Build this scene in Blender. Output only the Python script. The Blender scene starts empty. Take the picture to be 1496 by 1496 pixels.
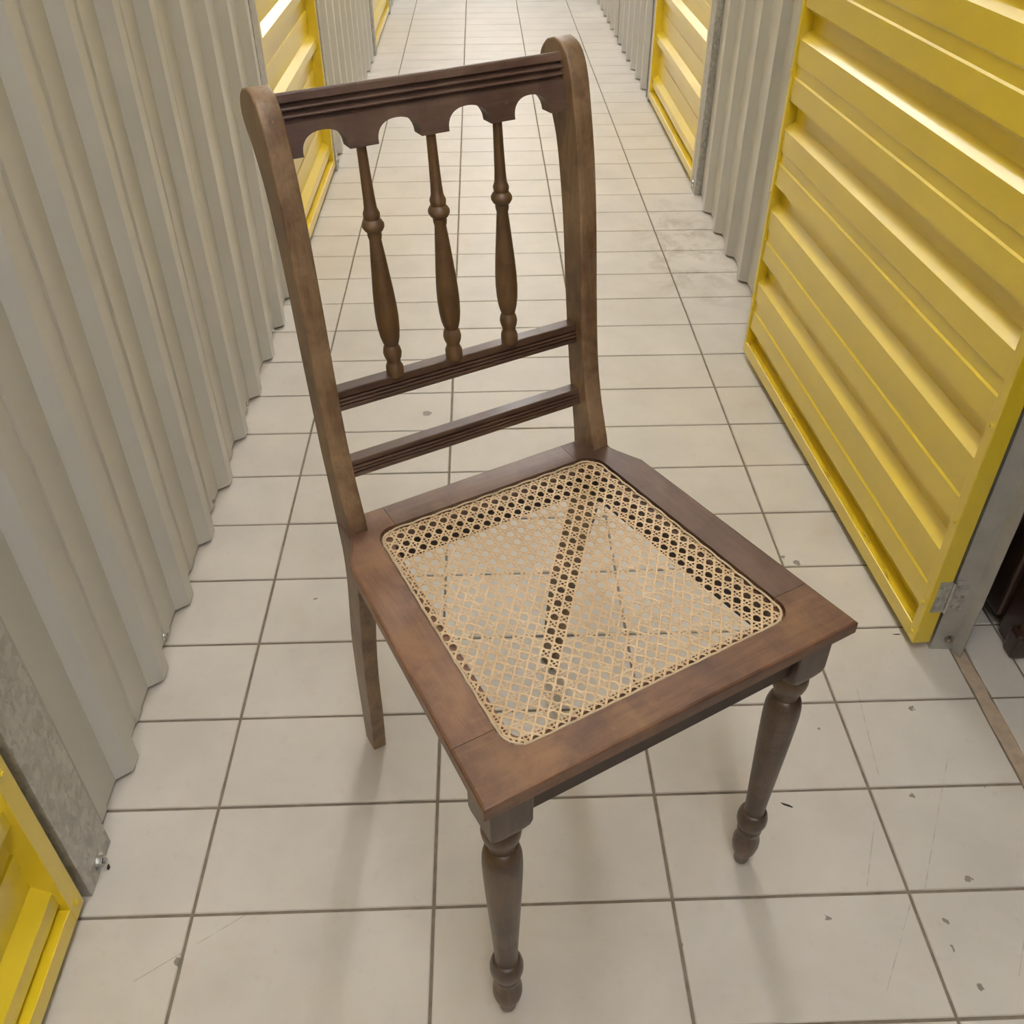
import bpy, bmesh, math, random
from mathutils import Matrix, Vector
random.seed(7)
SC = bpy.context.scene
COL = SC.collection

# ------------------------------------------------------------------ camera, world, exposure
K = 0.3                                  # one tile column is 0.3 m
CAM = (2.282226*K, -1.986466*K, 3.709757*K)
R = [[0.9995061, 0.0231552, 0.0212441], [-0.0310735, 0.6275765, 0.7779346], [-0.0046809, 0.7782105, -0.6279861]]
cd = bpy.data.cameras.new('camera')
cam = bpy.data.objects.new('camera', cd)
COL.objects.link(cam)
cam.matrix_world = Matrix(((R[0][0], R[0][1], -R[0][2], CAM[0]), (R[1][0], R[1][1], -R[1][2], CAM[1]),
                           (R[2][0], R[2][1], -R[2][2], CAM[2]), (0, 0, 0, 1)))
cd.sensor_width = 36.0
cd.lens = 36.0*1355.71/1496
cd.clip_start = 0.02
SC.camera = cam
w = bpy.data.worlds.new('world')
SC.world = w
w.use_nodes = True
w.node_tree.nodes['Background'].inputs[0].default_value = (1.0, 0.93, 0.82, 1)
w.node_tree.nodes['Background'].inputs[1].default_value = 0.05
SC.view_settings.view_transform = 'Standard'
SC.view_settings.look = 'None'
SC.view_settings.exposure = 0.62
SC.view_settings.gamma = 1.0
SC.view_settings.use_curve_mapping = False
LAMP_POWER = 58.0

# ------------------------------------------------------------------ material helpers
def srgb(r, g, b):
    f = lambda c: (c/255/12.92) if c/255 <= 0.04045 else ((c/255+0.055)/1.055)**2.4
    return (f(r), f(g), f(b), 1)

class NT:
    def __init__(s, name):
        s.m = bpy.data.materials.new(name)
        s.m.use_nodes = True
        s.t = s.m.node_tree
        s.b = s.t.nodes['Principled BSDF']
    def n(s, typ, ins=None, **kw):
        nd = s.t.nodes.new(typ)
        for k, v in kw.items():
            setattr(nd, k, v)
        for k, v in (ins or {}).items():
            if isinstance(v, bpy.types.NodeSocket):
                s.t.links.new(v, nd.inputs[k])
            else:
                nd.inputs[k].default_value = v
        return nd
    def math(s, op, a, b=0.0, c=None, clamp=False):
        ins = {0: a, 1: b}
        if c is not None: ins[2] = c
        nd = s.n('ShaderNodeMath', ins, operation=op)
        nd.use_clamp = clamp
        return nd.outputs[0]
    def noise(s, vec, scale, detail=4, rough=0.55, dist=0.0):
        return s.n('ShaderNodeTexNoise', {'Vector': vec, 'Scale': scale, 'Detail': detail, 'Roughness': rough, 'Distortion': dist}).outputs[0]
    def mapping(s, vec, scale=(1, 1, 1), rot=(0, 0, 0)):
        return s.n('ShaderNodeMapping', {'Vector': vec, 'Scale': scale, 'Rotation': rot}).outputs[0]
    def ramp(s, fac, stops):
        nd = s.n('ShaderNodeValToRGB', {0: fac})
        e = nd.color_ramp.elements
        while len(e) < len(stops): e.new(0.5)
        for i, (p, c) in enumerate(stops):
            e[i].position = p
            e[i].color = c if len(c) == 4 else (*c, 1)
        return nd.outputs[0]
    def mix(s, fac, a, b, mode='MIX'):
        nd = s.n('ShaderNodeMix', data_type='RGBA', blend_type=mode)
        for k, v in ((0, fac), (6, a), (7, b)):
            if isinstance(v, bpy.types.NodeSocket): s.t.links.new(v, nd.inputs[k])
            else: nd.inputs[k].default_value = v
        return nd.outputs[2]
    def set(s, **kw):
        names = {'color': 'Base Color', 'rough': 'Roughness', 'metal': 'Metallic', 'coat': 'Coat Weight', 'coat_rough': 'Coat Roughness',
                 'spec': 'Specular IOR Level', 'normal': 'Normal', 'emit': 'Emission Color', 'emit_s': 'Emission Strength', 'ior': 'IOR'}
        for k, v in kw.items():
            i = s.b.inputs[names[k]]
            if isinstance(v, bpy.types.NodeSocket): s.t.links.new(v, i)
            else: i.default_value = v
        return s
    def bump(s, h, strength=0.2, dist=0.001):
        return s.n('ShaderNodeBump', {'Height': h, 'Strength': strength, 'Distance': dist}).outputs[0]

def world_pos(nt): return nt.n('ShaderNodeNewGeometry').outputs['Position']
def obj_pos(nt): return nt.n('ShaderNodeTexCoord').outputs['Object']

def wood(name, dark, mid, light, grain_axis, bias=0.5, patch=0.5, rough=0.42, worn=(), worn_col=None):
    """worn dark-stained wood: long grain streaks along grain_axis plus worn lighter patches"""
    nt = NT(name)
    p = obj_pos(nt)
    sc = [60, 60, 60]
    sc[grain_axis] = 5
    g = nt.noise(nt.mapping(p, tuple(sc)), 2.2, 6, 0.65, 0.6)
    fine = [700, 700, 700]
    fine[grain_axis] = 25
    f = nt.noise(nt.mapping(p, tuple(fine)), 1.0, 3, 0.6)
    wv = nt.noise(p, 14, 5, 0.6, 0.4)
    a = nt.math('MULTIPLY_ADD', g, 0.40, bias-0.44)
    a = nt.math('MULTIPLY_ADD', f, 0.18, a)
    a = nt.math('MULTIPLY_ADD', wv, patch, a)
    c = nt.ramp(a, [(0.30, dark), (0.52, mid), (0.78, light)])
    pb = nt.noise(p, 22, 3, 0.6, 0.8)
    c = nt.mix(nt.math('MULTIPLY', nt.ramp(pb, [(0.48, (0, 0, 0)), (0.66, (1, 1, 1))]), 0.45), c, (dark[0]*1.5, dark[1]*1.35, dark[2]*1.6, 1))
    gold = nt.noise(p, 31, 4, 0.7, 0.5)
    c = nt.mix(nt.math('MULTIPLY', nt.ramp(gold, [(0.58, (0, 0, 0)), (0.72, (1, 1, 1))]), 0.35), c, light)
    ds = nt.noise(p, 230, 2, 0.5)
    c = nt.mix(nt.math('MULTIPLY', nt.ramp(ds, [(0.70, (0, 0, 0)), (0.76, (1, 1, 1))]), 0.45), c, dark)
    for wx, wy, wz, wr in worn:                 # handled places where the stain has rubbed through
        d = nt.n('ShaderNodeVectorMath', {0: p, 1: (wx, wy, wz)}, operation='DISTANCE').outputs[1]
        k_ = nt.math('DIVIDE', nt.math('SUBTRACT', nt.math('MULTIPLY_ADD', nt.noise(p, 55, 5, 0.7, 0.6), wr*2.6, wr*0.2), d), wr*1.5, clamp=True)
        c = nt.mix(nt.math('MULTIPLY', k_, 0.45), c, worn_col)
    # small dents and pale scuffs
    sp = nt.noise(p, 160, 2, 0.5)
    sf = nt.ramp(sp, [(0.70, (0, 0, 0)), (0.78, (1, 1, 1))])
    c = nt.mix(nt.math('MULTIPLY', sf, 0.30), c, (light[0]*1.5, light[1]*1.5, light[2]*1.6, 1))
    nt.set(color=c, rough=nt.math('MULTIPLY_ADD', wv, 0.35, rough-0.15), spec=0.5, coat=0.12, coat_rough=0.2,
           normal=nt.bump(f, 0.25, 0.0006))
    return nt.m

W_SEAT = wood('wood seat warm', srgb(60, 41, 32), srgb(98, 69, 52), srgb(134, 97, 69), 0,
              worn=[(-0.165, 0.030, 0.462, 0.040), (-0.135, 0.020, 0.462, 0.022), (-0.05, 0.012, 0.462, 0.02), (0.155, 0.03, 0.462, 0.02)], worn_col=srgb(150, 112, 74))
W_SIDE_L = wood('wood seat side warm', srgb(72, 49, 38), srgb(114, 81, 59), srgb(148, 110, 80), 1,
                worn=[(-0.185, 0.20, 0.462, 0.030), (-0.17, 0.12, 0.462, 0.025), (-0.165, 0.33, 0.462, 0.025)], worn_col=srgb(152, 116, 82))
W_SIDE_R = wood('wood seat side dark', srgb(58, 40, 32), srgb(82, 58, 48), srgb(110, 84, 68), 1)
W_BACKR = wood('wood seat rear', srgb(68, 48, 38), srgb(98, 72, 58), srgb(130, 104, 86), 0)
W_POST = wood('wood post', srgb(60, 43, 31), srgb(106, 80, 57), srgb(148, 122, 92), 2, patch=0.62)
W_CREST = wood('wood crest', srgb(54, 39, 32), srgb(84, 62, 51), srgb(112, 88, 74), 0)
W_RAIL = wood('wood rail', srgb(44, 30, 25), srgb(72, 51, 40), srgb(104, 80, 60), 0)
W_SPIN = wood('wood spindle', srgb(58, 40, 26), srgb(88, 64, 42), srgb(116, 88, 58), 2)
W_LEG = wood('wood leg', srgb(36, 26, 20), srgb(72, 54, 42), srgb(104, 84, 66), 2, patch=0.6, rough=0.36)

def make_floor_mat():
    nt = NT('floor tile')
    p = world_pos(nt)
    a = nt.noise(p, 5.0, 6, 0.6, 0.3)
    c = nt.ramp(a, [(0.3, srgb(204, 199, 191)), (0.7, srgb(220, 215, 207))])
    oi = nt.n('ShaderNodeObjectInfo').outputs['Random']
    c = nt.mix(nt.math('MULTIPLY', oi, 0.10), c, srgb(190, 178, 160))
    sp = nt.noise(p, 55, 4, 0.65)
    c = nt.mix(nt.math('MULTIPLY', nt.ramp(sp, [(0.6, (0, 0, 0)), (0.78, (1, 1, 1))]), 0.16), c, srgb(150, 138, 120))
    # brownish dirt by the right wall
    sep = nt.n('ShaderNodeSeparateXYZ', {0: p})
    dx = nt.math('DIVIDE', nt.math('SUBTRACT', sep.outputs[0], 1.27), 0.16)
    dy = nt.math('DIVIDE', nt.math('SUBTRACT', sep.outputs[1], 2.0), 0.42)
    r = nt.math('SQRT', nt.math('ADD', nt.math('MULTIPLY', dx, dx), nt.math('MULTIPLY', dy, dy)))
    big = nt.noise(p, 13, 5, 0.7, 0.5)
    m = nt.math('MULTIPLY', nt.math('SUBTRACT', 1.2, r, clamp=True), nt.ramp(big, [(0.46, (0, 0, 0)), (0.70, (1, 1, 1))]))
    c = nt.mix(nt.math('MULTIPLY', m, 0.65), c, srgb(128, 108, 84))
    yel = nt.noise(p, 9, 3, 0.6)
    c = nt.mix(nt.math('MULTIPLY', nt.ramp(yel, [(0.62, (0, 0, 0)), (0.72, (1, 1, 1))]), 0.10), c, srgb(190, 150, 90))
    # chipped dark spots
    wob = nt.n('ShaderNodeTexNoise', {'Vector': p, 'Scale': 130.0, 'Detail': 2.0}).outputs[1]
    off = nt.n('ShaderNodeVectorMath', {0: wob, 1: (0.5, 0.5, 0.5)}, operation='SUBTRACT').outputs[0]
    off = nt.n('ShaderNodeVectorMath', {0: off, 'Scale': 0.014}, operation='SCALE').outputs[0]
    q = nt.n('ShaderNodeVectorMath', {0: p, 1: off}, operation='ADD').outputs[0]
    mask = None
    spots = [(0.2967, -0.058, .0052), (0.8998, -0.0583, .0032), (1.0885, -0.0296, .0042), (1.2821, 0.0136, .0048), (1.2409, -0.1196, .0045),
             (1.2312, -0.0388, .0045), (1.1583, 0.2557, .0030), (1.3105, 0.2887, .0045), (1.2551, 0.1389, .004), (0.5464, 1.1349, .010),
             (1.1474, 0.3276, .003), (1.2269, -0.0726, .0028), (1.3626, 0.1485, .003), (0.38, 0.56, .004), (1.2258, 0.6201, .007), (1.205, 0.635, .005)]
    for x, y, rad in spots:
        d = nt.n('ShaderNodeVectorMath', {0: q, 1: (x, y, 0)}, operation='DISTANCE').outputs[1]
        s_ = nt.math('DIVIDE', nt.math('SUBTRACT', rad, d), 0.0008, clamp=True)
        mask = s_ if mask is None else nt.math('MAXIMUM', mask, s_)
    c = nt.mix(nt.math('MULTIPLY', mask, 0.75), c, srgb(104, 94, 82))
    # pencil-thin scratches: (x0,y0) to (x1,y1)
    sm = None
    for x0, y0, x1, y1 in [(1.33, 0.20, 1.22, 0.0), (1.20, -0.01, 1.13, -0.12), (1.24, 0.33, 1.22, 0.17), (1.19, 0.10, 1.15, 0.01), (1.345, -0.02, 1.29, -0.11),
                           (0.25, -0.08, 0.37, 0.0), (0.78, 0.62, 0.86, 0.72)]:
        L = math.hypot(x1-x0, y1-y0)
        ux, uy = (x1-x0)/L, (y1-y0)/L
        rel = nt.n('ShaderNodeVectorMath', {0: p, 1: (x0, y0, 0)}, operation='SUBTRACT').outputs[0]
        al = nt.n('ShaderNodeVectorMath', {0: rel, 1: (ux, uy, 0)}, operation='DOT_PRODUCT').outputs[1]
        ac = nt.n('ShaderNodeVectorMath', {0: rel, 1: (-uy, ux, 0)}, operation='DOT_PRODUCT').outputs[1]
        inn = nt.math('MULTIPLY', nt.math('GREATER_THAN', al, 0.0), nt.math('LESS_THAN', al, L))
        ln = nt.math('MULTIPLY', inn, nt.math('LESS_THAN', nt.math('ABSOLUTE', ac), 0.0007))
        sm = ln if sm is None else nt.math('MAXIMUM', sm, ln)
    sm = nt.math('MULTIPLY', sm, nt.ramp(nt.noise(p, 60, 2), [(0.35, (0, 0, 0)), (0.6, (1, 1, 1))]))
    c = nt.mix(nt.math('MULTIPLY', sm, 0.35), c, srgb(110, 100, 90))
    nt.set(color=c, rough=nt.math('MULTIPLY_ADD', a, 0.22, 0.30), spec=0.35, normal=nt.bump(nt.noise(p, 30, 3), 0.10, 0.0006))
    return nt.m
M_TILE = make_floor_mat()

def plain(name, col, rough=0.5, metal=0.0, var=0.12, scale=20, coat=0.0, coat_rough=0.1, spec=0.5, bump=0.0):
    nt = NT(name)
    p = world_pos(nt)
    n = nt.noise(p, scale, 4, 0.6)
    lo = tuple(c*(1-var) for c in col[:3]); hi = tuple(min(1, c*(1+var)) for c in col[:3])
    nt.set(color=nt.ramp(n, [(0.3, lo), (0.7, hi)]), rough=rough, metal=metal, coat=coat, coat_rough=coat_rough, spec=spec)
    if bump: nt.set(normal=nt.bump(nt.noise(p, scale*8, 3), bump, 0.0005))
    return nt.m
M_GROUT = plain('grout', srgb(128, 118, 104), 0.9, var=0.25, scale=40)
M_CEMENT = plain('cement strip', srgb(180, 162, 142), 0.85, var=0.15, scale=60, bump=0.5)
M_WALL = plain('painted grey sheet', srgb(198, 196, 189), 0.33, 0.0, var=0.03, scale=3, spec=0.6)
M_CEIL = plain('ceiling white', srgb(232, 230, 226), 0.8, var=0.02)
M_GLOOM = plain('interior gloom', srgb(60, 58, 56), 0.8, var=0.05)  # unlit gloom of the storage units put into a dark wall colour
M_CHROME = plain('zinc screw', srgb(200, 200, 198), 0.25, 1.0, var=0.1, scale=200)
M_BROWN = plain('brown cabinet wood', srgb(48, 30, 22), 0.35, var=0.3, scale=8, coat=0.3)
M_CHAR = plain('charcoal case', srgb(40, 41, 42), 0.6, var=0.1)
M_LAMPBODY = plain('lamp body white', srgb(225, 225, 222), 0.4, var=0.01)
M_CRUMB = plain('dark crumb', srgb(44, 36, 30), 0.8, var=0.2, scale=300)
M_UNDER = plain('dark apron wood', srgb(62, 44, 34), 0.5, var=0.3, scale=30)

def make_yellow():
    nt = NT('yellow painted steel')
    p = world_pos(nt)
    n = nt.noise(p, 4, 3)
    c = nt.ramp(n, [(0.3, srgb(224, 196, 30)), (0.7, srgb(232, 205, 38))])
    nt.set(color=c, rough=0.30, spec=0.7, coat=0.8, coat_rough=0.30, normal=nt.bump(nt.noise(p, 500, 2), 0.03, 0.0003))
    return nt.m
M_YEL = make_yellow()

def make_worn_yellow():
    nt = NT('yellow steel with rubbed paint')
    p = world_pos(nt)
    q = nt.mapping(p, (90, 14, 260))
    n = nt.noise(q, 1.0, 4, 0.7)
    f = nt.ramp(n, [(0.56, (0, 0, 0)), (0.64, (1, 1, 1))])
    c = nt.mix(nt.math('MULTIPLY', f, 0.75), srgb(218, 188, 34), srgb(128, 86, 60))
    nt.set(color=c, rough=0.7, spec=0.3)
    return nt.m
M_YELWORN = make_worn_yellow()

def make_galv():
    nt = NT('galvanised steel')
    p = world_pos(nt)
    pd = nt.n('ShaderNodeVectorMath', {0: p, 1: nt.n('ShaderNodeVectorMath', {0: nt.n('ShaderNodeTexNoise', {'Vector': p, 'Scale': 60.0}).outputs[1], 'Scale': 0.02}, operation='SCALE').outputs[0]}, operation='ADD').outputs[0]
    v = nt.n('ShaderNodeTexVoronoi', {'Vector': nt.mapping(pd, (1, 1, 0.6)), 'Scale': 150.0})
    s = nt.n('ShaderNodeSeparateColor', {0: v.outputs['Color']}).outputs[0]
    n = nt.noise(p, 25, 4, 0.7)
    a = nt.math('MULTIPLY_ADD', s, 0.5, nt.math('MULTIPLY', n, 0.6))
    c = nt.ramp(a, [(0.2, srgb(158, 156, 151)), (0.8, srgb(198, 196, 190))])
    nt.set(color=c, rough=nt.math('MULTIPLY_ADD', s, 0.16, 0.36), metal=0.4, spec=0.5)
    return nt.m
M_GALV = make_galv()
M_GALVS = plain('smooth galvanised steel', srgb(178, 176, 171), 0.42, 0.4, var=0.12, scale=18)

def make_cane():
    nt = NT('cane')
    p = obj_pos(nt)
    n = nt.noise(p, 60, 4, 0.7)
    n2 = nt.noise(p, 9, 2, 0.5)
    a = nt.math('MULTIPLY_ADD', n2, 0.5, nt.math('MULTIPLY', n, 0.5))
    c = nt.ramp(a, [(0.3, srgb(202, 172, 132)), (0.7, srgb(232, 207, 172))])
    nt.set(color=c, rough=0.42, spec=0.45)
    return nt.m
M_CANE = make_cane()
M_BIND = plain('binding cane', srgb(204, 182, 150), 0.5, var=0.12, scale=90)

def make_emit():
    nt = NT('fluorescent tube')
    nt.set(color=(1, 1, 1, 1), emit=(1.0, 0.975, 0.985, 1), emit_s=LAMP_POWER)
    return nt.m
M_TUBE = make_emit()

# ------------------------------------------------------------------ object helpers
def empty(name, loc=(0, 0, 0), rz=0.0, parent=None):
    o = bpy.data.objects.new(name, None)
    COL.objects.link(o)
    o.location = loc
    o.rotation_euler = (0, 0, rz)
    o.empty_display_size = 0.05
    if parent: o.parent = parent
    return o

def tag(o, label=None, cat=None, group=None, kind=None):
    if label: o['label'] = label
    if cat: o['category'] = cat
    if group: o['group'] = group
    if kind: o['kind'] = kind
    return o

def obj(name, verts, faces, mat, parent=None, smooth=False, angle=None):
    me = bpy.data.meshes.new(name)
    me.from_pydata([tuple(v) for v in verts], [], faces)
    me.materials.append(mat)
    bm = bmesh.new()
    bm.from_mesh(me)
    bmesh.ops.recalc_face_normals(bm, faces=bm.faces)
    if angle is not None:
        for f in bm.faces: f.smooth = True
        for e in bm.edges:
            if len(e.link_faces) == 2 and e.calc_face_angle(0) > angle: e.smooth = False
    bm.to_mesh(me)
    bm.free()
    if smooth:
        for f in me.polygons: f.use_smooth = True
    o = bpy.data.objects.new(name, me)
    COL.objects.link(o)
    if parent: o.parent = parent
    return o

def again(o, parent, loc=None, name=None):
    c = o.copy()
    COL.objects.link(c)
    c.parent = parent
    if loc is not None: c.location = loc
    return c

class MB:
    def __init__(s): s.v = []; s.f = []
    def add(s, v, f):
        n = len(s.v)
        s.v += [tuple(a) for a in v]
        s.f += [tuple(i+n for i in q) for q in f]
        return s
    def box(s, x0, x1, y0, y1, z0, z1, ch=0.0):
        if ch <= 0:
            v = [(x, y, z) for z in (z0, z1) for x, y in ((x0, y0), (x1, y0), (x1, y1), (x0, y1))]
            return s.add(v, [(0, 3, 2, 1), (4, 5, 6, 7), (0, 1, 5, 4), (1, 2, 6, 5), (2, 3, 7, 6), (3, 0, 4, 7)])
        bm = bmesh.new()
        bmesh.ops.create_cube(bm, size=1)
        for q in bm.verts:
            q.co = Vector(((x0+x1)/2+q.co.x*(x1-x0), (y0+y1)/2+q.co.y*(y1-y0), (z0+z1)/2+q.co.z*(z1-z0)))
        bmesh.ops.bevel(bm, geom=bm.edges[:], offset=ch, segments=2, affect='EDGES', profile=0.5)
        bm.verts.index_update()
        s.add([q.co[:] for q in bm.verts], [[q.index for q in f.verts] for f in bm.faces])
        bm.free()
        return s
    def prism(s, poly, axis, a0, a1):
        """poly: 2D points; extrude along axis. axis 0: poly=(y,z); 1: poly=(x,z); 2: poly=(x,y). a0/a1 may be functions of the 2D point"""
        def P(p, a):
            t = a(p) if callable(a) else a
            return (t, p[0], p[1]) if axis == 0 else ((p[0], t, p[1]) if axis == 1 else (p[0], p[1], t))
        n = len(poly)
        v = [P(p, a0) for p in poly]+[P(p, a1) for p in poly]
        f = [tuple(range(n)), tuple(range(2*n-1, n-1, -1))]+[(i, (i+1) % n, n+(i+1) % n, n+i) for i in range(n)]
        return s.add(v, f)
    def lathe(s, prof, seg=20, axis=None, caps=True):
        """prof: (z, r); axis: function z -> (x, y)"""
        v = []; f = []
        ax = axis or (lambda z: (0, 0))
        for z, r in prof:
            cx, cy = ax(z)
            for k in range(seg):
                a = 2*math.pi*k/seg
                v.append((cx+r*math.cos(a), cy+r*math.sin(a), z))
        for i in range(len(prof)-1):
            for k in range(seg):
                f.append((i*seg+k, i*seg+(k+1) % seg, (i+1)*seg+(k+1) % seg, (i+1)*seg+k))
        if caps:
            f.append(tuple(range(seg))); f.append(tuple((len(prof)-1)*seg+k for k in range(seg)))
        return s.add(v, f)
    def build(s, name, mat, parent=None, **kw): return obj(name, s.v, s.f, mat, parent, **kw)

def bevel(o, wd=0.001, seg=2, ang=0.6):
    m = o.modifiers.new('bevel', 'BEVEL')
    m.width = wd; m.segments = seg; m.limit_method = 'ANGLE'; m.angle_limit = ang
    m.harden_normals = False
    return o

def smooth_curve(pts, n=6):
    """Catmull-Rom through 2D points"""
    out = []
    P = [pts[0]]+list(pts)+[pts[-1]]
    for i in range(1, len(P)-2):
        p0, p1, p2, p3 = P[i-1:i+3]
        for k in range(n):
            t = k/n
            out.append(tuple(0.5*((2*p1[j])+(-p0[j]+p2[j])*t+(2*p0[j]-5*p1[j]+4*p2[j]-p3[j])*t*t+(-p0[j]+3*p1[j]-3*p2[j]+p3[j])*t**3) for j in (0, 1)))
    out.append(tuple(pts[-1]))
    return out

# ------------------------------------------------------------------ floor
ROW = 0.15260
GAP = 0.0042
Y_NEAR, Y_FAR = -3.0, 13.5
floor = MB().box(-0.6, 3.2, Y_NEAR-0.2, Y_FAR+0.2, -0.08, -0.0022).build('floor', M_GROUT)
tag(floor, 'floor of pale beige rectangular tiles with grey joints', kind='structure')
def tile_mesh(wd, dp, c=0.0012, h=0.008):
    x, y = wd/2, dp/2
    v = [(-x, -y, -h), (x, -y, -h), (x, y, -h), (-x, y, -h), (-x, -y, -c), (x, -y, -c), (x, y, -c), (-x, y, -c),
         (-x+c, -y+c, 0), (x-c, -y+c, 0), (x-c, y-c, 0), (-x+c, y-c, 0)]
    f = [(8, 9, 10, 11)]
    for a in (0, 4):
        for i in range(4): f.append((a+i, a+(i+1) % 4, a+4+(i+1) % 4, a+4+i))
    return v, f
cols = [(0, 1.0), (1.0, 2.0), (2.0, 3.0), (3.0, 4.0), (4.0, 4.722)]
protos = {}
def put_tile(x0, x1, j):
    key = (round(x1-x0, 3))
    loc = ((x0+x1)/2*K, (j+0.5)*ROW, random.uniform(-0.0004, 0.0003))
    if key not in protos:
        v, f = tile_mesh((x1-x0)*K-GAP, ROW-GAP)
        o = obj('floor_tile', v, f, M_TILE, floor)
        protos[key] = o
    else:
        o = again(protos[key], floor)
    o.location = loc
    o.rotation_euler = (random.uniform(-.0012, .0012), random.uniform(-.0008, .0008), random.uniform(-.0012, .0012))
for j in range(-4, 37):
    for a, b in cols: put_tile(a, b, j)
for j in range(-4, 11):
    for a, b in [(4.797, 5.03), (5.03, 6.03)]: put_tile(a, b, j)
# far tiles, too small to tell apart, joined
mb = MB()
for j in range(37, 88):
    for a, b in cols:
        v, f = tile_mesh((b-a)*K-GAP, ROW-GAP)
        cx, cy = (a+b)/2*K, (j+0.5)*ROW
        mb.add([(p[0]+cx, p[1]+cy, p[2]) for p in v], f)
tag(mb.build('far_floor_tiles', M_TILE, floor), kind='stuff')
# brownish cement strip in the doorway of the open unit
L = []; Rr = []
for i in range(40):
    y = -0.6+i*(1.36*K+0.6)/39
    L.append((4.724*K+random.uniform(-.0012, .0012), y)); Rr.append((4.795*K+random.uniform(-.002, .002), y))
MB().prism(L+Rr[::-1], 2, -0.006, -0.0010).build('cement_strip', M_CEMENT, floor)

# ------------------------------------------------------------------ corrugated sheet profile (period 0.5575 tile units)
P = 0.5575
PROF = [(0.0, 1), (0.088, 1), (0.136, 0), (0.276, 0), (0.286, .14), (0.357, .14), (0.367, 0), (0.507, 0)]
def sheet_path(s0, s1, phase):
    """list of (s, height 0..1) from s0 to s1; a rib top starts at phase + k*P"""
    def hgt(s):
        t = (s-phase) % P
        pr = PROF+[(P, 1)]
        for (a, ha), (b, hb) in zip(pr, pr[1:]):
            if a <= t <= b: return ha+(hb-ha)*(t-a)/(b-a)
        return 0
    out = [(s0, hgt(s0))]
    k = math.floor((s0-phase)/P)-1
    while phase+k*P < s1+P:
        for t, h in PROF:
            s = phase+k*P+t
            if s0+1e-4 < s < s1-1e-4: out.append((s, h))
        k += 1
    out.append((s1, hgt(s1)))
    return out
TH = 0.0012
DEP = 0.068*K
def wall_sheet(x_base, sgn, y0, y1, phase, z0, z1, parent, lift=0.0):
    """vertical-ribbed wall sheet; ribs stick out by sgn from x_base; units of y in tiles"""
    pts = sheet_path(y0, y1, phase)
    v = []; f = []
    n = len(pts)
    for z in (z0, z1):
        for s, h in pts: v.append((x_base+sgn*(h*DEP+lift), s*K, z))
        for s, h in pts: v.append((x_base+sgn*(h*DEP+lift-TH), s*K, z))
    for i in range(n-1):
        f.append((i, i+1, 2*n+i+1, 2*n+i)); f.append((n+i, 3*n+i, 3*n+i+1, n+i+1))
        f.append((i, n+i, n+i+1, i+1)); f.append((2*n+i, 2*n+i+1, 3*n+i+1, 3*n+i))
    f += [(0, 2*n, 3*n, n), (n-1, 2*n-1, 4*n-1, 3*n-1)]
    return obj('wall_sheet', v, f, M_WALL, parent)

WALL_H = 2.2
def hex_bolt(parent, loc, axis, r=0.006, mat=M_CHROME, name='bolt', ln=0.006):
    m = MB()
    m.lathe([(0, r*1.6), (0.0012, r*1.6)], 16)
    m.lathe([(0.0012, r), (0.0012+ln*0.8, r), (0.0012+ln, r*0.8)], 6)
    o = m.build(name, mat, parent)
    o.location = loc
    o.rotation_euler = {'x': (0, math.pi/2, 0), '-x': (0, -math.pi/2, 0), '-y': (math.pi/2, 0, 0), 'z': (0, 0, 0)}[axis]
    return o

def c_post(name, x0, x1, y0, y1, face, label, h=WALL_H):
    """galvanised C section post; web towards the corridor at x=face side"""
    t = 0.002
    m = MB()
    if face == 'left':      # web at x1 (left wall: corridor is +x)
        poly = [(x0, y0), (x1, y0), (x1, y1), (x0, y1), (x0, y1-t), (x1-t, y1-t), (x1-t, y0+t), (x0, y0+t)]
    else:
        poly = [(x1, y0), (x0, y0), (x0, y1), (x1, y1), (x1, y1-t), (x0+t, y1-t), (x0+t, y0+t), (x1, y0+t)]
    m.prism(poly, 2, 0.0, h)
    o = m.build(name, M_GALV)
    bevel(o, 0.0008, 1)
    tag(o, label, kind='structure')
    return o

XL, XR = 0.488*K, 4.652*K
wall_l = MB().box(XL-0.06, XL+0.012, Y_NEAR, Y_FAR, WALL_H, 2.6).build('wall_left', M_WALL)
tag(wall_l, 'grey corrugated metal partition along the left side of the corridor', kind='structure')
wall_r = MB().box(XR-0.012, XR+0.06, Y_NEAR, Y_FAR, WALL_H, 2.6).build('wall_right', M_WALL)
tag(wall_r, 'grey corrugated metal partition along the right side of the corridor', kind='structure')
Z0 = 0.006
PHL = 0.712-0.002
for a, b in [(0.345, 3.33), (3.26, 5.86)]:
    wall_sheet(XL, 1, a, b, PHL, Z0, WALL_H, wall_l, 0.0016 if a < 1 else 0.0)
for a, b in [(9.17, 12.0), (11.95, 14.6), (17.95, 21.6), (21.55, 25.0), (28.2, 31.5), (31.45, 35), (35, 45)]:
    wall_sheet(XL, 1, a, b, PHL, Z0, WALL_H, wall_l)
PHR = 5.882
for a, b in [(1.60, 4.95), (4.9, 8.06)]:
    wall_sheet(XR, -1, a, b, PHR, Z0, WALL_H, wall_r)
for a, b in [(11.85, 15.2), (15.15, 18.5), (21.7, 25.0), (25.0, 30), (33, 38.0), (38, 45)]:
    wall_sheet(XR, -1, a, b, 11.771-0.01+P, Z0, WALL_H, wall_r)
hb = hex_bolt(wall_l, (XL+0.0016, 0.385*K, 0.045), 'x', 0.0045)
for y in (1.55, 2.72, 3.87, 5.0):
    again(hb, wall_l, (XL+0.0016, y*K, 0.016))

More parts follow.
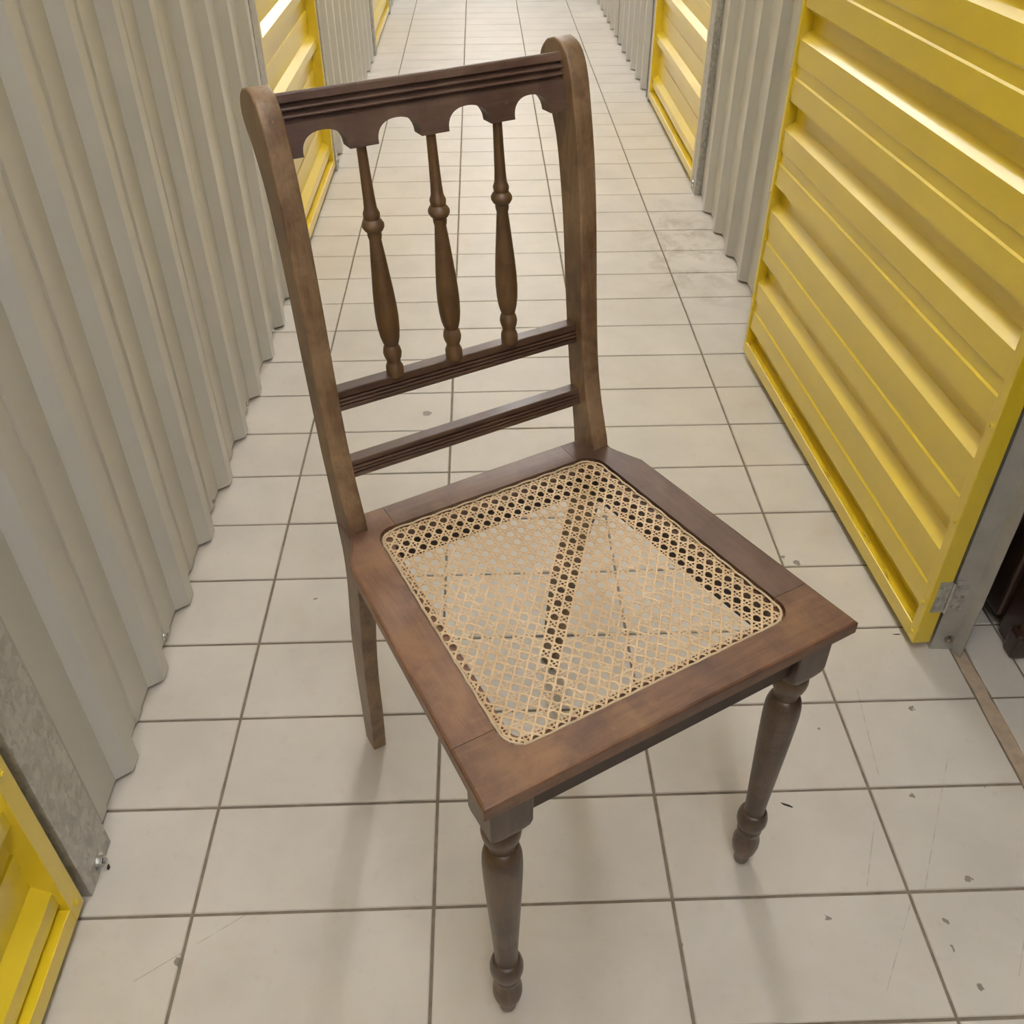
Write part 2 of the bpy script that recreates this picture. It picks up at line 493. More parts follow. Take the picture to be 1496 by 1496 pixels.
# end walls, ceiling, unit interiors behind the partitions
o = MB().box(-0.6, 3.2, Y_FAR, Y_FAR+0.05, 0, 2.6).build('wall_back', M_WALL); tag(o, 'plain grey wall closing the far end of the corridor', kind='structure')
o = MB().box(-0.6, 3.2, Y_NEAR-0.05, Y_NEAR, 0, 2.6).build('wall_front', M_WALL); tag(o, 'plain grey wall closing the corridor behind the viewer', kind='structure')
o = MB().box(-0.6, 3.2, Y_NEAR-0.05, Y_FAR+0.05, 2.6, 2.65).build('ceiling', M_CEIL); tag(o, 'plain white corridor ceiling carrying the lamps', kind='structure')
# open storage unit on the right
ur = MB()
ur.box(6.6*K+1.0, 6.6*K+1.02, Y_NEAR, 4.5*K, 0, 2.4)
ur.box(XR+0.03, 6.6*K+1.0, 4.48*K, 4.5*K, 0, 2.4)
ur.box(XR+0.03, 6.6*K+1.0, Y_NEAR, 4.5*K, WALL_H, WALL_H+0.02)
o = ur.build('wall_unit', M_GLOOM); tag(o, 'inner walls of the open storage unit on the right, gloom painted into their colour', kind='structure')
# unseen backing added behind left partition so the unit beyond is dark
o = MB().box(-0.02, 0.0, Y_NEAR, Y_FAR, 0, 2.6).build('wall_backing', M_GLOOM); tag(o, 'dark backing added behind the left partition to keep the units dark', kind='structure')

# posts (galvanised)
t1 = c_post('trim_1', 0.47*K, 0.560*K, 0.094*K, 0.352*K, 'left', 'speckled galvanised post between the near left yellow door and the grey sheet')
bl = hex_bolt(t1, (0.560*K, 0.225*K, 0.016), 'x', 0.0075, name='bolt', ln=0.007)
sh = MB().lathe([(0, 0.0035), (0.011, 0.0035)], 10).build('bolt_shank', M_CHROME, bl)
t2 = c_post('trim_2', 0.47*K, 0.560*K, 5.83*K, 6.04*K, 'left', 'galvanised post on the near side of the far left yellow door')
t3 = c_post('trim_3', 0.47*K, 0.565*K, 9.02*K, 9.18*K, 'left', 'galvanised post on the far side of the far left yellow door')
hex_bolt(t3, (0.565*K, 9.10*K, 0.03), 'x', 0.007)
t4 = c_post('trim_4', 4.583*K, 4.69*K, 8.08*K, 8.31*K, 'right', 'galvanised post on the near side of the far right yellow door')
hex_bolt(t4, (4.583*K, 8.20*K, 0.03), '-x', 0.007)
t5 = c_post('trim_5', 4.595*K, 4.69*K, 11.70*K, 11.80*K, 'right', 'narrow galvanised post on the far side of the far right yellow door')
t6 = c_post('trim_6', 0.47*K, 0.56*K, 14.55*K, 14.72*K, 'left', 'galvanised post before the farthest left yellow door')
t7 = c_post('trim_7', 0.47*K, 0.56*K, 17.75*K, 17.9*K, 'left', 'galvanised post after the farthest left yellow door')
# hinge post of the open door: web facing the viewer, with a folded lip
m = MB()
x0, x1 = 4.610*K, 4.722*K
poly = [(x0, 1.60*K), (x0, 1.358*K), (x1, 1.352*K), (4.745*K, 1.290*K), (4.752*K, 1.292*K), (4.752*K, 1.60*K), (4.745*K, 1.60*K), (4.740*K, 1.362*K), (x0+0.002, 1.366*K), (x0+0.002, 1.60*K)]
m.prism(poly, 2, 0.0, WALL_H)
t8 = m.build('trim_8', M_GALVS); tag(t8, 'smooth galvanised hinge post beside the open yellow door', kind='structure')
hex_bolt(t8, (4.69*K, 1.353*K, 0.024), '-y', 0.005)
# near frame post of open unit, out of view behind the camera side
t9 = c_post('trim_9', 4.61*K, 4.75*K, -2.2*K, -2.0*K, 'right', 'galvanised post on the near side of the open storage unit')
wall_sheet(XR, -1, -10.0, -2.15, PHR, Z0, WALL_H, wall_r)

# ------------------------------------------------------------------ yellow doors
def h_sheet(parent, s0, s1, z0, z1, phase, xa, sgn, name='door_sheet'):
    """horizontal-ribbed sheet in the door's own frame: x = along, y = depth, z = up. ribs stick out along sgn*y"""
    pts = sheet_path(z0/K, z1/K, phase)
    v = []; f = []
    n = len(pts)
    for s in (s0, s1):
        for t, h in pts: v.append((s, xa+sgn*h*DEP, t*K))
        for t, h in pts: v.append((s, xa+sgn*(h*DEP-TH), t*K))
    for i in range(n-1):
        f.append((i, i+1, 2*n+i+1, 2*n+i)); f.append((n+i, 3*n+i, 3*n+i+1, n+i+1))
        f.append((i, n+i, n+i+1, i+1)); f.append((2*n+i, 2*n+i+1, 3*n+i+1, 3*n+i))
    f += [(0, 2*n, 3*n, n), (n-1, 2*n-1, 4*n-1, 3*n-1)]
    return obj(name, v, f, M_YEL, parent)

DH = 2.12
def door(name, loc, rz, wd, label, depth=0.034, fw=0.026, phase=0.235, sheet_back=True):
    """closed door; local x along width, local -y faces the corridor"""
    d = empty(name, loc, rz)
    tag(d, label, kind='structure')
    zb = 0.020
    for a in (0.0, wd-fw):
        m = MB().box(a, a+fw, 0, depth, zb, zb+DH, 0.0012)
        m.build('stile', M_YEL, d)
    MB().box(fw, wd-fw, 0.0005, depth, zb, zb+0.028, 0.0012).build('bottom_rail', M_YEL, d)
    MB().box(fw, wd-fw, 0.0005, depth, zb+DH-0.03, zb+DH, 0.0012).build('top_rail', M_YEL, d)
    h_sheet(d, fw-0.002, wd-fw+0.002, zb+0.033, zb+DH-0.03, phase, depth-0.004, -1)
    return d
def door_L(name, x, ya, yb, label, **kw):     # on the left wall; corridor is +x.  local x -> +y world, local -y -> +x world
    return door(name, (x*K, ya*K, 0), math.pi/2, (yb-ya)*K, label, **kw)
def door_R(name, x, ya, yb, label, **kw):     # right wall; local -y -> -x world : rotate -90, local x -> -y world
    return door(name, (x*K, yb*K, 0), -math.pi/2, (yb-ya)*K, label, **kw)
d1 = door_L('door_1', 0.5635, -3.10, 0.040, 'closed yellow ribbed metal door at the bottom left corner', phase=0.20)
d2 = door_L('door_2', 0.552, 6.05, 9.01, 'closed yellow ribbed metal door behind the left chair post')
d3 = door_R('door_3', 4.592, 8.32, 11.69, 'closed yellow ribbed metal door on the right beyond the grey sheet')
d4 = door_L('door_4', 0.552, 14.73, 17.74, 'farthest closed yellow metal door, at the top of the left side')
sc = hex_bolt(d1, ((3.14-0.045)*K, -0.0002, 0.040), '-y', 0.0032, M_YEL, 'screw', 0.002)
again(sc, d1, ((3.14-0.045)*K, -0.0002, 0.30))

# the open door: hinged at the post, folded back against the right wall; we see its inner side
A = Vector((4.4955*K, 1.345*K, 0)); B = Vector((4.3095*K, 4.53*K, 0))
wd = (B-A).length
ang = math.atan2(B.y-A.y, B.x-A.x)
od = empty('door_5', A, ang)          # local x runs from hinge to free edge, local -y is away from the corridor
tag(od, 'yellow ribbed metal door standing open along the right wall, inner side in view', kind='structure')
dpt = 0.0285
zb = 0.018
MB().box(0, 0.019, -dpt, 0, zb, zb+DH, 0.0014).build('stile', M_YEL, od)
MB().box(wd-0.013, wd, -dpt, 0, zb, zb+DH, 0.0012).build('stile', M_YEL, od)
MB().box(0.019, wd-0.013, -dpt, 0, zb, zb+0.028, 0.0012).build('bottom_rail', M_YEL, od)
MB().box(0.019, wd-0.013, -0.0105, -0.0020, zb+0.0278, zb+0.0284, 0.0).build('bottom_channel', M_YELWORN, od)
MB().box(0.019, wd-0.013, -dpt, 0, zb+DH-0.03, zb+DH, 0.0012).build('top_rail', M_YEL, od)
# inner face of sheet: wide flats forward, ribs recede
s_ = h_sheet(od, 0.012, wd-0.007, zb+0.029, zb+DH-0.02, 1.262, -0.0045, -1)
for z in (0.035, 0.100, 0.264, 0.428, 0.592):
    m = hex_bolt(od, (0.010, 0.0, z), '-y', 0.0030, M_YEL, 'screw', 0.0018)
    m.rotation_euler = (-math.pi/2, 0, 0)
for z in (0.16, 0.40, 0.64, 0.9):
    m = hex_bolt(od, (wd-0.006, 0.0, z), '-y', 0.0022, M_YEL, 'screw', 0.0012)
    m.rotation_euler = (-math.pi/2, 0, 0)
# butt hinge on the end face of the door and on the post
def hinge(z):
    h = MB()
    h.box(-0.0022, 0.0, -dpt+0.001, -0.0010-0.008, z, z+0.062)
    o = h.build('hinge', M_CHROME if False else M_GALV, od)
    k = MB().lathe([(0, 0.0032), (0.062, 0.0032)], 12).build('hinge_pin', M_CHROME, o)
    k.location = (-0.0035, -dpt-0.002, z)
    p = MB().box(-0.0022, 0.0, -dpt-0.030, -dpt-0.004, z, z+0.062).build('hinge_leaf', M_GALV, o)
    for dy in (-0.012, -0.020, -dpt-0.012, -dpt-0.022):
        for dz in (0.010, 0.031, 0.052):
            q = MB().lathe([(0, 0.0030), (0.0012, 0.0026), (0.0016, 0.001)], 10).build('screw', M_CHROME, o)
            q.location = (-0.0022, dy, z+dz)
            q.rotation_euler = (0, -math.pi/2, 0)
    return o
hinge(0.088)

# ------------------------------------------------------------------ things inside the open unit
cab = empty('wooden_cabinet', (5.10*K, 1.30*K, 0))
tag(cab, 'dark brown wooden cabinet just inside the open unit at the right edge', 'cabinet')
MB().box(-0.022, 0.62, 0.0, 0.055, 0.004, 1.35, 0.006).build('side_panel', M_BROWN, cab)
MB().box(-0.033, 0.60, 0.055, 0.40, 0.03, 1.33, 0.006).build('body', M_BROWN, cab)
MB().box(-0.030, 0.64, -0.012, 0.02, 0.0, 0.05, 0.006).build('plinth', M_BROWN, cab)
MB().box(0.05, 0.56, -0.010, 0.0, 0.10, 1.28, 0.005).build('door_panel', M_BROWN, cab)
MB().box(0.022, 0.036, -0.008, 0.0, 0.06, 1.32, 0.003).build('moulding', M_BROWN, cab)
case = MB().box(0, 0.5, 0, 0.38, 0.0, 1.25, 0.01).build('dark_case', M_CHAR)
case.location = (4.99*K, 1.30*K+0.43, 0)
tag(case, 'charcoal upright case behind the brown cabinet in the open unit', 'case')

# ------------------------------------------------------------------ ceiling lamps
def lamp(y):
    l = empty('ceiling_lamp', (2.75*K, y*K, 2.50))
    MB().box(-0.05, 0.05, -0.62, 0.62, 0.04, 0.10, 0.004).build('housing', M_LAMPBODY, l)
    tb = MB().lathe([(-0.60, 0.016), (0.60, 0.016)], 14).build('tube', M_TUBE, l, smooth=False)
    tb.rotation_euler = (math.pi/2, 0, 0)
    for s in (-1, 1):
        MB().box(-0.022, 0.022, s*0.61-0.012, s*0.61+0.012, -0.022, 0.04, 0.002).build('end_cap', M_LAMPBODY, l)
    return l
ORD = ['nearest', 'second', 'third', 'fourth', 'fifth', 'sixth', 'farthest']
for i, y in enumerate([7.6, 13.4, 19.4, 25.4, 31.0, 36.5, 42.0]):
    l = lamp(y)
    tag(l, 'white fluorescent batten lamp, %s of the row ahead along the corridor ceiling' % ORD[i], 'lamp', 'batten lamps along the corridor ceiling')
l = lamp(-1.8)  # unseen fill light, added to brighten the near end of the corridor
tag(l, 'added fill light in batten form on the ceiling just behind the viewer', 'lamp', 'batten lamps along the corridor ceiling')
l = lamp(-7.4)  # further unseen fill, added behind the viewer for softer shadows
tag(l, 'added fill light in batten form on the ceiling at the end behind the viewer', 'lamp', 'batten lamps along the corridor ceiling')

# ------------------------------------------------------------------ crumbs on the floor
def crumb(name, x, y, ln, wd_, ang_, label, cat):
    n = 9
    pts = []
    for k in range(n):
        a = 2*math.pi*k/n
        r = random.uniform(0.75, 1.1)
        pts.append((ln*math.cos(a)*r, wd_*math.sin(a)*r))
    v = [(p[0]*0.9, p[1]*0.9, 0) for p in pts]+[(p[0], p[1], wd_*0.5) for p in pts]+[(p[0]*0.5, p[1]*0.5, wd_*0.9) for p in pts]
    f = [tuple(range(n)), tuple(range(2*n, 3*n))]
    for q in (0, n):
        for i in range(n): f.append((q+i, q+(i+1) % n, q+n+(i+1) % n, q+n+i))
    o = obj(name, v, f, M_CRUMB)
    o.location = (x, y, 0.0003)
    o.rotation_euler = (0, 0, ang_)
    tag(o, label, cat)
crumb('crumb', 0.1768, 0.0671, 0.0022, 0.0045, 0.2, 'tiny black crumb on the tile beside the bolted left post', 'crumb')
crumb('wood_splinter', 1.0791, 0.1287, 0.010, 0.0016, -0.45, 'thin brown splinter on the tile right of the front right chair foot', 'splinter')
crumb('wood_splinter', 1.3417, 0.4403, 0.0072, 0.0010, -0.05, 'thin dark splinter on the tile near the corner of the open yellow door', 'splinter')

# ------------------------------------------------------------------ the chair (local u right, v back, z up)
ch = empty('cane_seat_chair', (0.85524, -0.07045, 0), math.radians(28.365))
tag(ch, 'dark brown wooden chair with woven cane seat, spindle back and turned front legs', 'chair')
HS = 0.462
SEAM = 0.066
# seat frame: outlines
def outer(ins):
    # left side from seam to back, mirrored; ins = inward offset
    return dict(fl=(-0.208+ins, ins), fr=(0.208-ins, ins),
                ls=(-0.208+0.0615*SEAM+ins, SEAM), rs=(0.208-0.0615*SEAM-ins, SEAM),
                lb=[(-0.1885+ins, 0.326), (-0.1745+ins, 0.356), (-0.171+ins, 0.366), (-0.171+ins, 0.401-ins)],
                rb=[(0.1885-ins, 0.326), (0.1745-ins, 0.356), (0.171-ins, 0.366), (0.171-ins, 0.401-ins)])
def inner(ins, rad=0.022, n=8):
    """rounded opening, split: returns dict of arcs (front-left, front-right, back-right, back-left) ordered counterclockwise"""
    F, Bk = 0.0375+ins, 0.3640-ins
    hf, hb = 0.1625-ins, 0.1440-ins
    cs = [(-hf, F), (hf, F), (hb, Bk), (-hb, Bk)]
    arcs = []
    for i, c in enumerate(cs):
        p = Vector(cs[i-1]); q = Vector(cs[(i+1) % 4]); c = Vector(c)
        a = (p-c).normalized(); b = (q-c).normalized()
        half = a.angle(b)/2
        d = rad/math.tan(half)
        s, e = c+a*d, c+b*d
        ctr = c+(a+b).normalized()*(rad/math.sin(half))
        a0 = math.atan2(s.y-ctr.y, s.x-ctr.x); a1 = math.atan2(e.y-ctr.y, e.x-ctr.x)
        while a1 < a0: a1 += 2*math.pi
        arcs.append([(ctr.x+rad*math.cos(a0+(a1-a0)*k/n), ctr.y+rad*math.sin(a0+(a1-a0)*k/n)) for k in range(n+1)])
    return arcs, (hf, hb, F, Bk)
def side_x(dat, v):
    hf, hb, F, Bk = dat
    return hf+(hb-hf)*(v-F)/(Bk-F)
LEVELS = [(HS, 0.0030, 0), (HS-0.0009, 0.0009, 0), (HS-0.0026, 0.0, 0), (HS-0.0060, 0.0, 0), (HS-0.0060, 0.0, 1), (HS-0.0150, 0.0, 1), (HS-0.0175, 0.0022, 1)]
BS = 0.139
def rail_loops(kind):
    loops = []
    for z, ins, lv in LEVELS:
        O = outer(ins)
        arcs, dat = inner(0.0 if lv == 0 else 0.0125, 0.022 if lv == 0 else 0.014)
        top_in = dat
        if kind == 'front':
            p = [O['ls'], O['fl'], O['fr'], O['rs'], (side_x(dat, SEAM), SEAM)]+arcs[1][::-1]+arcs[0][::-1]+[(-side_x(dat, SEAM), SEAM)]
        elif kind == 'left':
            yb = 0.401-ins
            p = [(-side_x(dat, SEAM+.0006), SEAM+.0006)]+[q for q in arcs[3][::-1]][0:0]
            arc = [q for q in arcs[3]]                      # from back edge to left side
            arc = [(min(q[0], -BS+0.02), q[1]) for q in arc]
            p = [(O['ls'][0], SEAM+.0006), (-side_x(dat, SEAM+.0006), SEAM+.0006)]+arc[::-1]+[(-BS+0.02, dat[3]), (-BS+0.02, yb)]+O['lb'][::-1]
        elif kind == 'right':
            arc = [(max(q[0], BS-0.02), q[1]) for q in arcs[2]]
            yb = 0.401-ins
            p = [(side_x(dat, SEAM+.0006), SEAM+.0006), (O['rs'][0], SEAM+.0006)]+O['rb']+[(BS-0.02, yb), (BS-0.02, dat[3])]+arc[::-1]
        else:
            yb = 0.401-ins
            p = [(-BS+0.0206, dat[3]), (BS-0.0206, dat[3]), (BS-0.0206, yb), (-BS+0.0206, yb)]
        loops.append([(x, y, z) for x, y in p])
    return loops
def loft(loops, name, mat, parent, **kw):
    n = len(loops[0])
    v = [p for l_ in loops for p in l_]
    f = []
    for i in range(len(loops)-1):
        for k in range(n):
            f.append((i*n+k, i*n+(k+1) % n, (i+1)*n+(k+1) % n, (i+1)*n+k))
    bm = bmesh.new()
    bv = [bm.verts.new(p) for p in v]
    for q in f:
        try: bm.faces.new([bv[i] for i in q])
        except ValueError: pass
    for i0 in (0, (len(loops)-1)*n):
        es = []
        for k in range(n):
            e = bm.edges.get((bv[i0+k], bv[i0+(k+1) % n]))
            if e: es.append(e)
        bmesh.ops.triangle_fill(bm, edges=es, use_beauty=True)
    bmesh.ops.remove_doubles(bm, verts=bm.verts[:], dist=1e-6)
    bmesh.ops.recalc_face_normals(bm, faces=bm.faces[:])
    me = bpy.data.meshes.new(name)
    bm.to_mesh(me); bm.free()
    me.materials.append(mat)
    o = bpy.data.objects.new(name, me)
    COL.objects.link(o)
    o.parent = parent
    return o
seatf = empty('seat_frame', parent=ch)
loft(rail_loops('front'), 'front_rail', W_SEAT, seatf)
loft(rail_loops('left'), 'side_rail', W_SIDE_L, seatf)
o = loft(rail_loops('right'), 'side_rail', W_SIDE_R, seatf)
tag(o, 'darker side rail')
loft(rail_loops('back'), 'back_rail', W_BACKR, seatf)

# aprons under the seat
def apron(p0, p1, th, z0, z1, name='apron'):
    a = Vector(p0); b = Vector(p1)
    d = (b-a).normalized(); nrm = Vector((-d.y, d.x))*th
    poly = [tuple(a), tuple(b), tuple(b+nrm), tuple(a+nrm)]
    o = MB().prism(poly, 2, z0, z1).build(name, M_UNDER, ch)
    return bevel(o, 0.001, 1)
ZA = HS-0.0176
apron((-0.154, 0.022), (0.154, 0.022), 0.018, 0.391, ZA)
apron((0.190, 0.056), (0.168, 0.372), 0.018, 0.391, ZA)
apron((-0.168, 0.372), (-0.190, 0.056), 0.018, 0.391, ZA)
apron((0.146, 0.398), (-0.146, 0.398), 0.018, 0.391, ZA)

# front turned legs
LEGP = [(0.0, .0088), (0.003, .0096), (0.014, .0104), (0.018, .0116), (0.027, .0148), (0.038, .0166), (0.048, .0167), (0.057, .0152), (0.064, .0134), (0.0680, .0131),
        (0.0700, .0142), (0.0735, .0152), (0.0775, .0152), (0.0800, .0143), (0.0815, .0142), (0.0850, .0164), (0.0930, .0184), (0.1010, .0184), (0.1080, .0172), (0.1130, .0150), (0.1145, .0124),
        (0.120, .0124), (0.150, .0134), (0.190, .0152), (0.230, .0170), (0.262, .0183), (0.290, .0193), (0.310, .0197), (0.323, .0192), (0.3320, .0174), (0.3370, .0144),
        (0.3380, .0128), (0.345, .0140), (0.3525, .0158), (0.3540, .0170), (0.3585, .0182), (0.3650, .0190), (0.3705, .0186), (0.3735, .0172), (0.3750, .0160), (0.384, .0160)]
def front_leg(sx, foot):
    top = (sx*0.1745, 0.0335)
    ax = lambda z: (foot[0]+(top[0]-foot[0])*min(z/0.38, 1), foot[1]+(top[1]-foot[1])*min(z/0.38, 1))
    lg = MB().lathe(LEGP, 32, ax).build('leg', W_LEG, ch, angle=0.6)
    # squared block with turned-down lower corners
    x0, x1, y0, y1 = top[0]-0.0215, top[0]+0.0215, 0.012, 0.055
    levels = [(0.3735, 0.0115, 0), (0.3790, 0.0060, 0), (0.3855, 0.0018, 0), (0.3920, 0.0, 0), (ZA, 0.0, 0)]
    loops = []
    for z, r, _ in levels:
        c = max(r*1.3, 0.0012)
        ins = r*0.55
        a0, a1, b0, b1 = x0+ins, x1-ins, y0+ins, y1-ins
        loops.append([(a0+c, b0, z), (a1-c, b0, z), (a1, b0+c, z), (a1, b1-c, z), (a1-c, b1, z), (a0+c, b1, z), (a0, b1-c, z), (a0, b0+c, z)])
    n = 8
    v = [p for l_ in loops for p in l_]
    f = [tuple(range(n)), tuple(range(4*n, 5*n))]
    for i in range(4):
        for k in range(n): f.append((i*n+k, i*n+(k+1) % n, (i+1)*n+(k+1) % n, (i+1)*n+k))
    obj('leg_block', v, f, W_LEG, lg, angle=0.5)
front_leg(-1, (-0.1690, 0.0350))
front_leg(1, (0.1850, 0.0410))

# rear posts: sabre-curved leg and back upright in one piece
FRONT = [(.439, 0), (.427, .083), (.419, .164), (.407, .236), (.392, .30), (.378, .36), (.368, .42), (.370, .462), (.379, .490), (.391, .525), (.402, .575),
         (.410, .64), (.418, .72), (.428, .79), (.439, .84), (.446, .866), (.454, .884), (.466, .896), (.481, .900)]
BACK = [(.495, .896), (.505, .886), (.508, .872), (.502, .856), (.489, .838), (.474, .808), (.464, .77), (.454, .715), (.447, .655), (.438, .59), (.430, .54),
        (.421, .498), (.413, .45), (.410, .41), (.416, .36), (.430, .30), (.446, .23), (.459, .13), (.470, 0)]
def rear_post(sx):
    poly = smooth_curve(FRONT, 4)+smooth_curve(BACK, 4)
    if sx < 0: poly = [(y, z if z < 0.84 else 0.84+(z-0.84)*0.90) for y, z in poly]
    def uo(p): return sx*(0.1695-0.0095*max(0, 1-p[1]/0.44))
    def ui(p): return sx*(0.1480-0.0070*max(0, 1-p[1]/0.44))
    o = MB().prism(poly, 0, uo, ui).build('rear_leg', W_POST, ch)
    for p in o.data.polygons: p.use_smooth = len(p.vertices) == 4
    bevel(o, 0.0022, 3, 0.9)
    return o
rear_post(-1); rear_post(1)

# crest rail: grooved bar above a scalloped apron of four arches
def vface(z): return 0.4495+(z-0.8375)*0.335     # leaning front face
def crest():
    m = MB()
    n0 = 0.0165
    prof = [(0.0, 0.857), (0.0, 0.8650)]
    for zc in (0.8668, 0.8731, 0.8794):
        prof += [(0.0, zc-0.0021), (0.0044, zc-0.0017), (0.0048, zc), (0.0044, zc+0.0017), (0.0, zc+0.0021)]
        prof += [(0.0, zc+0.0026), ] if zc > 0.879 else [(-0.0004, zc+0.0031)]
    prof += [(0.0, 0.8872), (0.0008, 0.8886), (0.0022, 0.8890)]
    prof += [(0.0050, 0.8882), (0.0095, 0.8835), (n0-0.001, 0.8760), (n0, 0.870), (n0, 0.857)]
    poly = [(vface(z)+d, z) for d, z in prof]
    m.prism(poly, 0, -0.1495, 0.1495)
    # scalloped plate
    zb_, zt = 0.8375, 0.857
    edge = [(-0.1495, zb_)]
    for a, b in [(-.1353, -.0905), (-.0618, -.0174), (.0119, .0580), (.0852, .1265)]:
        c, hw = (a+b)/2, (b-a)/2
        n = 18
        for k in range(n+1):
            t = math.pi*(1-k/n)
            x = math.cos(t); y = math.sin(t)
            sx_ = math.copysign(abs(x)**0.90, x)
            edge.append((c+hw*sx_, zb_+0.0190*abs(y)**0.85))
    edge.append((0.1495, zb_))
    for side in (0, 1):
        pass
    v = []; f = []
    N = len(edge)
    for d in (0.0, n0):
        for x, z in edge: v.append((x, vface(z)+d, z))
        for x, z in edge: v.append((x, vface(zt)+d, zt))
    for i in range(N-1):
        f.append((i, i+1, N+i+1, N+i)); f.append((2*N+i, 3*N+i, 3*N+i+1, 2*N+i+1))
        f.append((i, 2*N+i, 2*N+i+1, i+1))
    f += [(0, N, 3*N, 2*N), (N-1, 3*N-1, 4*N-1, 2*N-1)]
    m.add(v, f)
    m.build('crest_rail', W_CREST, ch)
crest()
def reeded_rail(z0, z1, v0, k, nb, flat, depth=0.015, x=0.1485):
    """cross rail whose front is cut with nb beads"""
    top = z1-flat; bot = z0+0.0008
    prof = [(0.0008, z0), (0.0, z0+0.0010)]
    st = (top-bot)/nb
    for i in range(nb):
        a = bot+i*st
        prof += ([(0.0040, a), (0.0046, a+st*0.13), (0.0040, a+st*0.26)] if i else [])+[(0.0006, a+st*0.32), (0.0, a+st*0.42), (0.0, a+st*0.84), (0.0006, a+st*0.95)]
    prof += [(0.0042, top), (0.0046, top+0.0008), (0.0042, top+0.0016), (0.0, top+0.0021), (0.0, z1-0.0008), (0.0008, z1), (depth-0.001, z1), (depth, z1-0.001), (depth, z0)]
    poly = [(v0+(z-z0)*k+d, z) for d, z in prof]
    return MB().prism(poly, 0, -x, x).build('cross_rail', W_RAIL, ch)
reeded_rail(0.5875, 0.6100, 0.4170, 0.14, 3, 0.0098)
reeded_rail(0.5105, 0.5290, 0.4030, 0.30, 3, 0.0070)

# back spindles
SPN = [(0.609, 0.0085), (0.613, 0.0094), (0.619, 0.0092), (0.623, 0.0074), (0.6255, 0.0070), (0.629, 0.0087), (0.634, 0.0098), (0.639, 0.0089), (0.6425, 0.0072), (0.6450, 0.0083), (0.651, 0.0100), (0.660, 0.0113), (0.672, 0.0119), (0.685, 0.0116),
       (0.700, 0.0106), (0.718, 0.0090), (0.735, 0.0075), (0.750, 0.0060), (0.7515, 0.0066), (0.7550, 0.0072), (0.7575, 0.0068), (0.7590, 0.0089), (0.7625, 0.0110), (0.7655, 0.0110), (0.7685, 0.0091), (0.7700, 0.0074), (0.7715, 0.0080),
       (0.7750, 0.0084), (0.7780, 0.0072), (0.7800, 0.0064), (0.790, 0.0058), (0.810, 0.0052), (0.839, 0.0047)]
for ub, ut in ((-.0776, -.0770), (-.0075, -.0048), (0.0620, 0.0688)):
    ax = lambda z, ub=ub, ut=ut: (ub+(ut-ub)*(z-0.609)/0.23, 0.4235+(z-0.609)*0.148)
    MB().lathe(SPN, 24, ax).build('spindle', W_SPIN, ch, angle=0.7)

# woven cane seat
def clip_line(px, py, dx, dy, poly):
    t0, t1 = -9, 9
    n = len(poly)
    for i in range(n):
        ax_, ay = poly[i]; bx, by = poly[(i+1) % n]
        nx, ny = -(by-ay), (bx-ax_)                     # inward for ccw
        den = nx*dx+ny*dy; num = nx*(ax_-px)+ny*(ay-py)
        if abs(den) < 1e-12:
            if num > 0: return None
            continue
        t = num/den
        if den > 0: t0 = max(t0, t)
        else: t1 = min(t1, t)
    return (t0, t1) if t1-t0 > 0.006 else None
arcs, dat = inner(0.0032, 0.020)
CP = [p for a in arcs for p in a]
ZC = HS-0.0048
def ribbon(mb, pts, wdt, th=0.00045):
    """pts: 3D points; flat strip with thickness"""
    v = []; f = []
    n = len(pts)
    for i, p in enumerate(pts):
        a = pts[max(0, i-1)]; b = pts[min(n-1, i+1)]
        d = Vector((b[0]-a[0], b[1]-a[1])).normalized()
        nx, ny = -d.y*wdt/2, d.x*wdt/2
        v += [(p[0]+nx, p[1]+ny, p[2]), (p[0]+nx*0.55, p[1]+ny*0.55, p[2]+th), (p[0]-nx*0.55, p[1]-ny*0.55, p[2]+th), (p[0]-nx, p[1]-ny, p[2])]
    for i in range(n-1):
        for k in range(4):
            f.append((4*i+k, 4*i+(k+1) % 4, 4*i+4+(k+1) % 4, 4*i+4+k))
    f += [(0, 1, 2, 3), (4*n-1, 4*n-2, 4*n-3, 4*n-4)]
    mb.add(v, f)
PU, PV = 0.0131, 0.0146
U0, V0 = -0.1331+PU/2, 0.3335+PV/2                     # a crossing
mb = MB()
def strand(px, py, dx, dy, wdt, zfun, step):
    L_ = math.hypot(dx, dy); dx /= L_; dy /= L_
    r = clip_line(px, py, dx, dy, CP)
    if not r: return
    n = max(2, int((r[1]-r[0])/step)+1)
    pts = []
    for k in range(n+1):
        t = r[0]+(r[1]-r[0])*k/n
        x, y = px+dx*t, py+dy*t
        e = min(k, n-k)
        z = ZC+zfun(x, y)
        pts.append((x+random.uniform(-.0001, .0001), y+random.uniform(-.0001, .0001), z if e > 0 else ZC-0.0005))
    ribbon(mb, pts, wdt)
TWO = 2*math.pi
for k in range(-30, 31):
    for j, o_ in enumerate((-0.0020, 0.0020)):
        u = U0+k*PU+o_
        strand(u, 0, 0, 1, 0.0016, lambda x, y, s=(1 if j else -1): 0.0002+0.00035*s*math.cos(TWO*(y-V0)/PV*0.5+1.0), PV/4)
        v_ = V0+k*PV+o_
        strand(0, v_, 1, 0, 0.0016, lambda x, y, s=(1 if j else -1): 0.0004-0.00035*s*math.cos(TWO*(x-U0)/PU*0.5+0.4), PU/4)
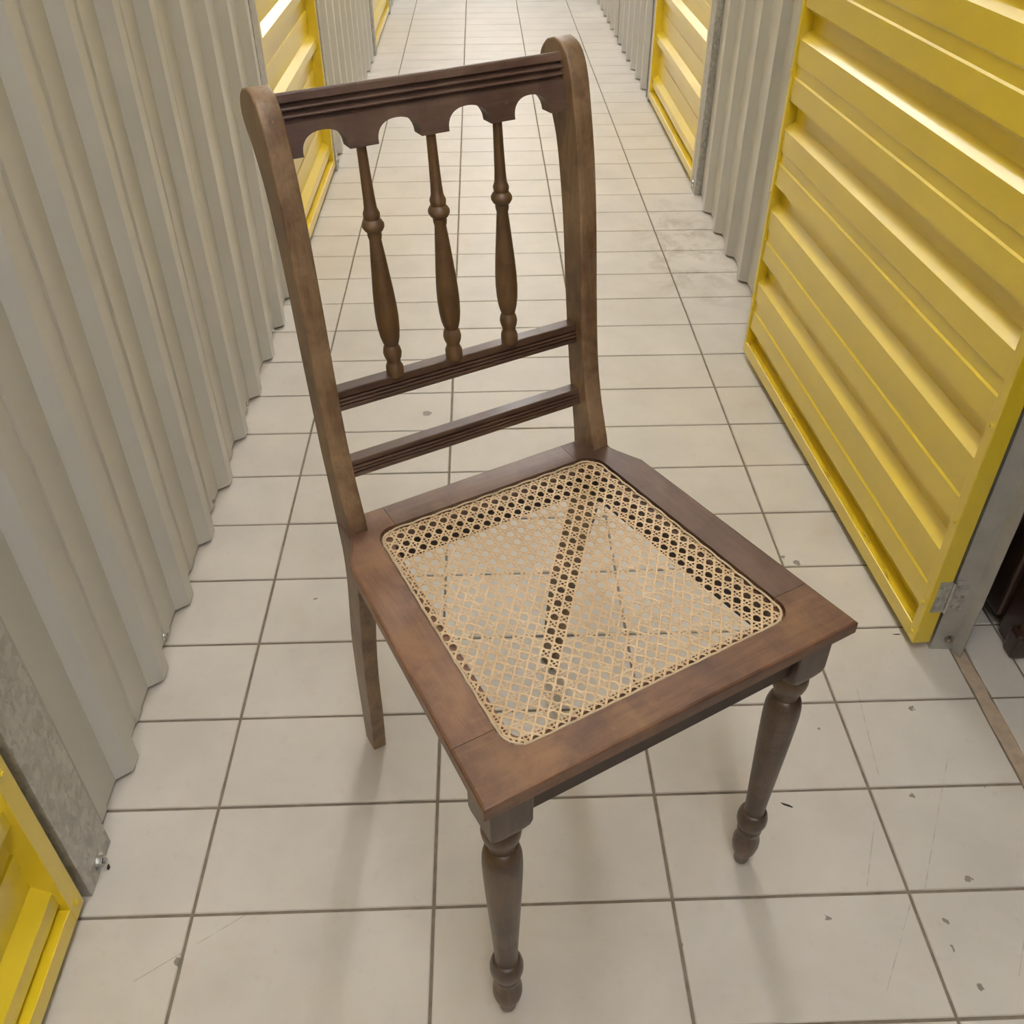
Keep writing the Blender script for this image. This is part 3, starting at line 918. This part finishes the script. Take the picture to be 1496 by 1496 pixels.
for k in range(-70, 71):
    # diagonals run through the crossings
    strand(U0+(k+0.5)*PU, V0, PU, PV, 0.0024, lambda x, y: 0.0008+0.00055*math.sin(TWO*(x-U0)/PU), 0.0046)
    strand(U0+(k+0.5)*PU, V0, -PU, PV, 0.0024, lambda x, y: 0.0008-0.00055*math.sin(TWO*(x-U0)/PU), 0.0046)
cane = mb.build('woven_cane', M_CANE, ch)
tag(cane, 'pale woven cane panel with octagonal holes', kind='stuff')
# binding cane around the edge, lifted between its tie loops
mb = MB()
def resample(poly, step):
    out = []
    n = len(poly)
    tot = sum(math.dist(poly[i], poly[(i+1) % n]) for i in range(n))
    m_ = int(tot/step); step = tot/m_
    i = 0; acc = 0.0; d = 0.0
    for k in range(m_):
        target = k*step
        while acc+math.dist(poly[i % n], poly[(i+1) % n]) < target:
            acc += math.dist(poly[i % n], poly[(i+1) % n]); i += 1
        L_ = math.dist(poly[i % n], poly[(i+1) % n])
        t = (target-acc)/L_ if L_ > 0 else 0
        a, b = poly[i % n], poly[(i+1) % n]
        out.append((a[0]+(b[0]-a[0])*t, a[1]+(b[1]-a[1])*t))
    return out
arcs2, _ = inner(0.0030, 0.021)
BP = resample([p for a in arcs2 for p in a], 0.0066)
nB = len(BP)
per = 4
for s in range(0, nB, per):
    pts = []
    for k in range(per+1):
        x, y = BP[(s+k) % nB]
        t = k/per
        pts.append((x, y, ZC+0.0009+0.0016*math.sin(math.pi*t)))
    ribbon(mb, pts, 0.0028, 0.0007)
    x, y = BP[s % nB]
    xa, ya = BP[(s-1) % nB]; xb, yb = BP[(s+1) % nB]
    d = Vector((xb-xa, yb-ya)).normalized()
    nn = Vector((-d.y, d.x))
    ribbon(mb, [(x-nn.x*0.0019, y-nn.y*0.0019, ZC-0.0006), (x-nn.x*0.0015, y-nn.y*0.0015, ZC+0.0014), (x+nn.x*0.0015, y+nn.y*0.0015, ZC+0.0016), (x+nn.x*0.0022, y+nn.y*0.0022, ZC)], 0.0017)
bo = mb.build('binding_cane', M_BIND, ch)
